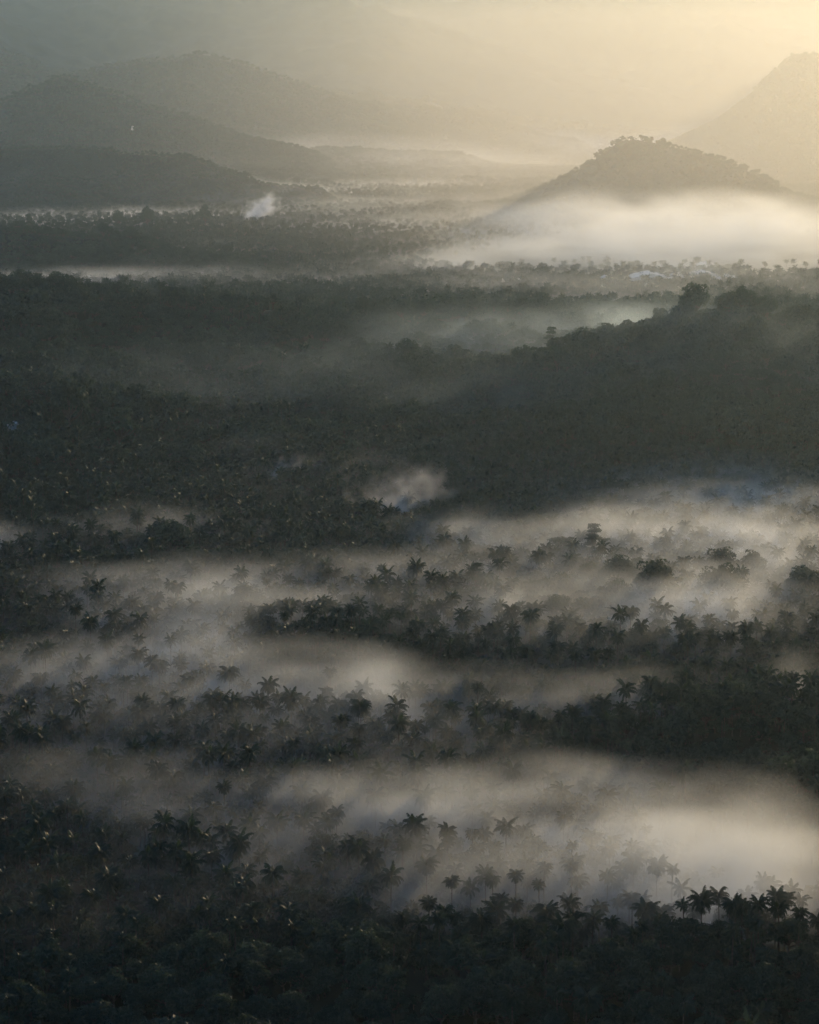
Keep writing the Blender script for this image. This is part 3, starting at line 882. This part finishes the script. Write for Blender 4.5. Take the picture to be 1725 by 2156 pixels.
def fog_layer(name, x0, x1, y0, y1, step, res, zlo, zhi, amount_fn, thick_fn, mat, label, stretch=(1, 1, 2.5), nscale=.02, ncut=.28):
    """fog lying on the terrain: a flat map (amount, base, thickness) sampled per voxel, roughened with noise"""
    nx, ny = int((x1 - x0) / step[0]) + 1, int((y1 - y0) / step[1]) + 1
    Xg, Yg = np.meshgrid(np.linspace(x0, x1, nx), np.linspace(y0, y1, ny))
    base = terrain(Xg, Yg)
    amt = amount_fn(Xg, Yg, base)
    edge = sstep(x0, x0 + 3 * step[0], Xg) * sstep(x1, x1 - 3 * step[0], Xg) * sstep(y0, y0 + 3 * step[1], Yg) * sstep(y1, y1 - 3 * step[1], Yg)
    me = mesh_from(name, np.stack([Xg.ravel(), Yg.ravel(), np.full(Xg.size, zlo - 5.0)], 1), grid_faces(nx, ny))
    for nm, arr in (('amount', amt * edge), ('base', base), ('thick', thick_fn(Xg, Yg))):
        me.attributes.new(nm, 'FLOAT', 'POINT').data.foreach_set('value', arr.ravel().astype(np.float32))
    def build(ng, pos, geo):
        b = NB(ng)
        s = b.sep(pos)
        N, L = ng.nodes.new, ng.links.new
        fx = b.m('DIVIDE', b.m('SUBTRACT', s[0], x0), (x1 - x0) / (nx - 1))
        fy = b.m('DIVIDE', b.m('SUBTRACT', s[1], y0), (y1 - y0) / (ny - 1))
        ix = b.m('MINIMUM', b.m('MAXIMUM', b.m('FLOOR', fx), 0), nx - 2)
        iy = b.m('MINIMUM', b.m('MAXIMUM', b.m('FLOOR', fy), 0), ny - 2)
        tx, ty = b.m('SUBTRACT', fx, ix, clamp=True), b.m('SUBTRACT', fy, iy, clamp=True)
        idx = b.m('ADD', b.m('MULTIPLY', iy, nx), ix)
        def samp(nm):
            vals = []
            for off in (0, 1, nx, nx + 1):
                a = N('GeometryNodeInputNamedAttribute'); a.data_type = 'FLOAT'; a.inputs[0].default_value = nm
                si = N('GeometryNodeSampleIndex'); si.data_type = 'FLOAT'; si.domain = 'POINT'; si.clamp = True
                L(geo, si.inputs['Geometry']); L(a.outputs[0], si.inputs['Value']); L(b.m('ADD', idx, off), si.inputs['Index'])
                vals.append(si.outputs[0])
            def lerp(p, q, t): return b.m('ADD', p, b.m('MULTIPLY', b.m('SUBTRACT', q, p), t))
            return lerp(lerp(vals[0], vals[1], tx), lerp(vals[2], vals[3], tx), ty)
        A, B, T = samp('amount'), samp('base'), samp('thick')
        n1 = b.noise(b.vm('MULTIPLY', pos, stretch), nscale, 4.0)
        top = b.m('MULTIPLY', T, b.m('ADD', .45, b.m('MULTIPLY', n1, 1.1)))
        hgt = b.m('DIVIDE', b.m('SUBTRACT', s[2], B), top)
        fall = b.m('SUBTRACT', 1.0, hgt, clamp=True)
        fall = b.m('MULTIPLY', fall, b.m('MULTIPLY_ADD', fall, -.5, 1.5))
        n2 = b.noise(b.vm('MULTIPLY', pos, stretch), nscale * 2.3, 3.0)
        wisp = b.m('MULTIPLY', b.m('SUBTRACT', n2, ncut), 2.6, clamp=True)
        d = b.m('MULTIPLY', b.m('MULTIPLY', A, fall), wisp)
        return b.m('MAXIMUM', b.m('SUBTRACT', d, .012), 0.0)
    o = cube_volume(name, (x0, y0, zlo), (x1, y1, zhi), res, mat, build, me)
    return tag(o, label, 'fog', kind='stuff')

FOG_COL = (0.95, 0.985, 1.0)
M_FOG = vol_mat('valley_fog', 0.050, FOG_COL, .62, 'density')
M_FOG2 = vol_mat('mid_fog', 0.0065, FOG_COL, .6, 'density')
M_FOG3 = vol_mat('far_fog', 0.0026, FOG_COL, .55, 'density')

FOGMAP = [(450, 1218, 330, 24, .42), (280, 1232, 160, 18, .3), (900, 1205, 220, 18, .3), (0, 1135, 70, 22, .5), (450, 1300, 190, 30, .4), (430, 1370, 80, 50, .45), (640, 1440, 250, 20, .75), (870, 1490, 70, 40, .8),
  (1020, 1466, 240, 13, .8), (1260, 1480, 110, 16, .5), (150, 1410, 230, 50, .25), (120, 1490, 180, 35, .22), (1430, 1300, 150, 22, .7), (1540, 1255, 160, 30, .6), (1620, 1175, 240, 36, .6), (1300, 1145, 300, 20, .35),
  (1080, 1310, 120, 14, .5), (1700, 1452, 70, 14, .9), (620, 1665, 170, 14, .5), (780, 1704, 180, 17, .9), (960, 1708, 150, 18, .7), (1230, 1650, 120, 11, .8), (1160, 1718, 230, 20, .9), (1450, 1745, 230, 28, 1.1),
  (1600, 1810, 250, 50, 1.5), (1460, 1845, 200, 40, 1.1), (1660, 1895, 130, 50, 1.4), (1560, 1925, 100, 28, 1.0), (1020, 1830, 200, 50, .5), (1260, 1880, 180, 50, .65), (1440, 1940, 70, 50, .7), (1200, 1960, 180, 22, .3),
  (500, 1790, 220, 45, .25), (300, 1690, 250, 40, .2), (850, 1925, 280, 30, .25), (1600, 1070, 280, 60, .42), (1050, 1140, 250, 26, .20), (260, 1110, 260, 25, .22), (1100, 1520, 120, 16, .4), (400, 2140, 120, 20, .3),
  (850, 1600, 600, 110, .16), (250, 1540, 400, 120, .12), (1000, 1850, 600, 140, .2), (1400, 1240, 450, 110, .25), (500, 1330, 550, 140, .17), (300, 1760, 400, 80, .15), (200, 1930, 500, 110, .12), (800, 1000, 900, 130, .10), (862, 1500, 1500, 260, .10), (1500, 1560, 400, 60, -.25), (700, 1370, 200, 30, -.3)]

def near_amount(x, y, z):
    wx = x + 30 * fbm(x / 90, y / 110, 4, 61)
    wy = y + 55 * fbm(x / 170, y / 110, 4, 62)
    u, v = project(wx, wy, 9.0)
    a = blobs(u, v, FOGMAP)
    st = fbm((x + .35 * y) / 90, (y - .25 * x) / 45, 4, 71)
    return np.clip(a * (1 + .55 * st * np.clip(1.6 - a, 0.2, 1)) - .02, 0, 2.6)

fog_layer('fog_bank', -330, 330, 600, 1760, (8, 8), (220, 290, 18), -6, 42, near_amount, lambda x, y: 20 + 4 * fbm(x / 150, y / 150, 2, 81) + 13 * np.clip(near_amount(x, y, 0), 0, 1), M_FOG, 'bright ground fog drifting in streaks among the near palms', (.5, .85, 2.0), .023, .29)

FOGMID = [(1300, 470, 420, 35, .3), (150, 586, 400, 12, 2.2), (1480, 545, 460, 30, .75), (1050, 562, 200, 12, .8), (820, 592, 130, 10, .5), (1300, 622, 260, 12, .5), (1000, 612, 220, 10, .5), (150, 412, 330, 8, 1.1), (420, 408, 180, 9, .9), (680, 402, 160, 12, .5),
  (250, 452, 330, 11, 1.1), (650, 440, 200, 12, .6), (820, 385, 220, 14, .45), (1100, 500, 220, 14, .4), (450, 520, 110, 7, .6), (1350, 500, 220, 18, .8), (1600, 505, 260, 22, .8), (800, 470, 300, 12, .3), (1650, 620, 200, 12, .4), (1200, 600, 700, 40, .25), (800, 440, 900, 60, .14), (1400, 520, 500, 60, .5)]
def mid_amount(x, y, z):
    wy = y * (1 + .035 * fbm(x / 350, y / 500, 3, 63))
    u, v = project(x, wy, 12.0)
    st = fbm((x + .3 * y) / 300, y / 200, 4, 73)
    return np.clip(blobs(u, v, FOGMID) * (1 + .5 * st) * np.exp(-np.maximum(z - 14, 0) / 30) - .03, 0, 2)
fog_layer('fog_bank', -1250, 1250, 2350, 6600, (25, 25), (200, 220, 20), -10, 140, mid_amount, lambda x, y: 22 + 8 * fbm(x / 400, y / 400, 2, 82) + 58 * np.clip(mid_amount(x, y, 0), 0, 1) ** 1.5 * sstep(-200, 350, x), M_FOG2, 'pale fog lying in flat sheets between the hills', (1, .7, 3), .0045, .32)

FOGFAR = [(620, 338, 160, 8, .7), (900, 352, 220, 8, .8), (1250, 330, 140, 12, 1.2), (1150, 292, 170, 14, .6), (1380, 330, 120, 10, .6), (600, 392, 250, 8, .6), (1000, 380, 250, 10, .6), (1080, 262, 250, 12, .5), (1350, 265, 200, 14, .5), (1100, 300, 450, 50, .75), (500, 380, 500, 20, .3)]
def far_amount(x, y, z):
    u, v = project(x, y, 20.0)
    st = fbm(x / 700, y / 500, 4, 74)
    return np.clip(blobs(u, v, FOGFAR) * (1 + .5 * st) * np.exp(-np.maximum(z - 30, 0) / 30) - .03, 0, 2)
fog_layer('fog_bank', -2100, 2100, 6500, 14000, (60, 60), (150, 150, 12), -20, 160, far_amount, lambda x, y: 55 + 15 * fbm(x / 900, y / 900, 2, 83), M_FOG3, 'faint luminous mist on the far plain behind the hills', (1, .7, 3), .0018, .25)

def veil_amount(x, y, z):
    u = 862.5 + F * x / y
    return (0.05 + sstep(100, 1150, u)) * (0.75 + 0.35 * fbm(x / 1500, y / 2500, 3, 91)) * sstep(2650, 3500, y) * (1 + 1.3 * sstep(5400, 4500, y) * sstep(600, 1100, u))
FOGSLOPE = [(1000, 900, 900, 160, .2), (1180, 715, 190, 22, .55), (980, 735, 170, 30, .35), (1400, 690, 160, 30, .4), (560, 800, 350, 60, .08), (1350, 900, 350, 60, .22), (1620, 985, 300, 55, 1.0), (1600, 850, 280, 110, .35), (900, 980, 500, 50, .16), (1250, 1000, 350, 35, .25)]
def slope_amount(x, y, z):
    u, v = project(x + 30 * fbm(x / 130, y / 130, 3, 66), y, z + 8)
    st = fbm((x + .35 * y) / 110, y / 70, 4, 77)
    return np.clip(blobs(u, v, FOGSLOPE) * (1 + .7 * st) - .02, 0, 2)
fog_layer('fog_bank', -440, 440, 1690, 2480, (12, 12), (90, 90, 16), -6, 130, slope_amount, lambda x, y: 38 + 8 * fbm(x / 150, y / 150, 2, 85), vol_mat('slope_fog', 0.008, (0.78, 0.93, 1.0), .62, 'density'), 'thin veil of mist hanging in the hollow behind the right spur', (1, .7, 2.0), .014, .25)

M_VEIL = vol_mat('valley_mist', 1.3e-4, (0.99, 0.90, 0.76), .55, 'density')
fog_layer('mist', -1700, 3300, 2600, 13200, (160, 200), (62, 90, 9), -60, 560, veil_amount, lambda x, y: 620 + 0 * x, M_VEIL, 'glowing mist thickening toward the right behind the ridge', (1, .7, 1.5), .0012, .05)

def plume(u, v, y, w, h, mat, label, lean=.8, z0=None):
    """a puff of wood smoke that rises, widens and leans"""
    x, y, zb = hit(u, v, y * .75, y * 1.25)
    zb += 5
    x -= lean * h * .45
    def build(ng, pos, geo):
        b = NB(ng)
        s = b.sep(pos)
        t = b.m('DIVIDE', b.m('SUBTRACT', s[2], zb), h, clamp=True)
        cx = b.m('MULTIPLY_ADD', t, lean * h, x)
        rad = b.m('MULTIPLY_ADD', b.m('POWER', t, .5), w * .36, w * .16)
        dx = b.m('DIVIDE', b.m('SUBTRACT', s[0], cx), rad)
        dy = b.m('DIVIDE', b.m('SUBTRACT', s[1], y), rad)
        n = b.noise(pos, 4.2 / w, 6.0)
        rr = b.m('SQRT', b.m('ADD', b.m('MULTIPLY', dx, dx), b.m('MULTIPLY', dy, dy)))
        rr = b.m('ADD', rr, b.m('MULTIPLY', b.m('POWER', t, 3.0), .9))
        body = b.m('MULTIPLY', b.m('SUBTRACT', b.m('MULTIPLY_ADD', n, 4.0, -1.0), rr), .8, clamp=True)
        body = b.m('MULTIPLY', body, body)
        vert = b.m('MULTIPLY', b.m('SUBTRACT', 1.0, t), b.m('MULTIPLY', t, 7.0, clamp=True))
        n2 = b.noise(pos, 8.0 / w, 3.0)
        return b.m('MULTIPLY', b.m('MULTIPLY', body, vert), b.m('MULTIPLY_ADD', n2, 2.4, -.5, clamp=True))
    mn = (x - w * .9 - max(-lean, 0) * h, y - w * .8, zb); mx = (x + w * .9 + max(lean, 0) * h, y + w * .8, zb + h)
    o = cube_volume('smoke_plume', mn, mx, (64, 48, 48), mat, build)
    return tag(o, label, 'smoke')
M_SMOKE = vol_mat('wood_smoke', .2, (.98, .93, .86), .35, 'density')
M_SMOKE2 = vol_mat('thin_wood_smoke', .16, (.97, .93, .88), .35, 'density')
M_SMOKE3 = vol_mat('far_wood_smoke', .4, (.95, .96, .97), .45, 'density')
plume(858, 1095, 1400, 62, 34, M_SMOKE, 'broad white smoke puff rising over the palm slope at the centre', .5)
plume(602, 1014, 1550, 26, 18, M_SMOKE2, 'thin bluish smoke wisp above dark trees left of centre', 1.0)
plume(552, 472, 4400, 76, 60, M_SMOKE3, 'bright white smoke column leaning right in the distant valley', .7)

# even air over the whole valley
hx0, hx1, hy0, hy1, hz0, hz1 = -19000, 19000, -1600, 32200, -12, 820
Vb = [(x, y, z) for z in (hz0, hz1) for y in (hy0, hy1) for x in (hx0, hx1)]
haze = link('haze', mesh_from('haze', Vb, [[0, 2, 3, 1], [4, 5, 7, 6], [0, 1, 5, 4], [2, 6, 7, 3], [0, 4, 6, 2], [1, 3, 7, 5]], vol_mat('morning_haze', HAZE, (0.68, 0.88, 0.97), HAZE_G)))
tag(haze, 'warm morning haze filling the air of the whole valley', 'haze', kind='stuff')
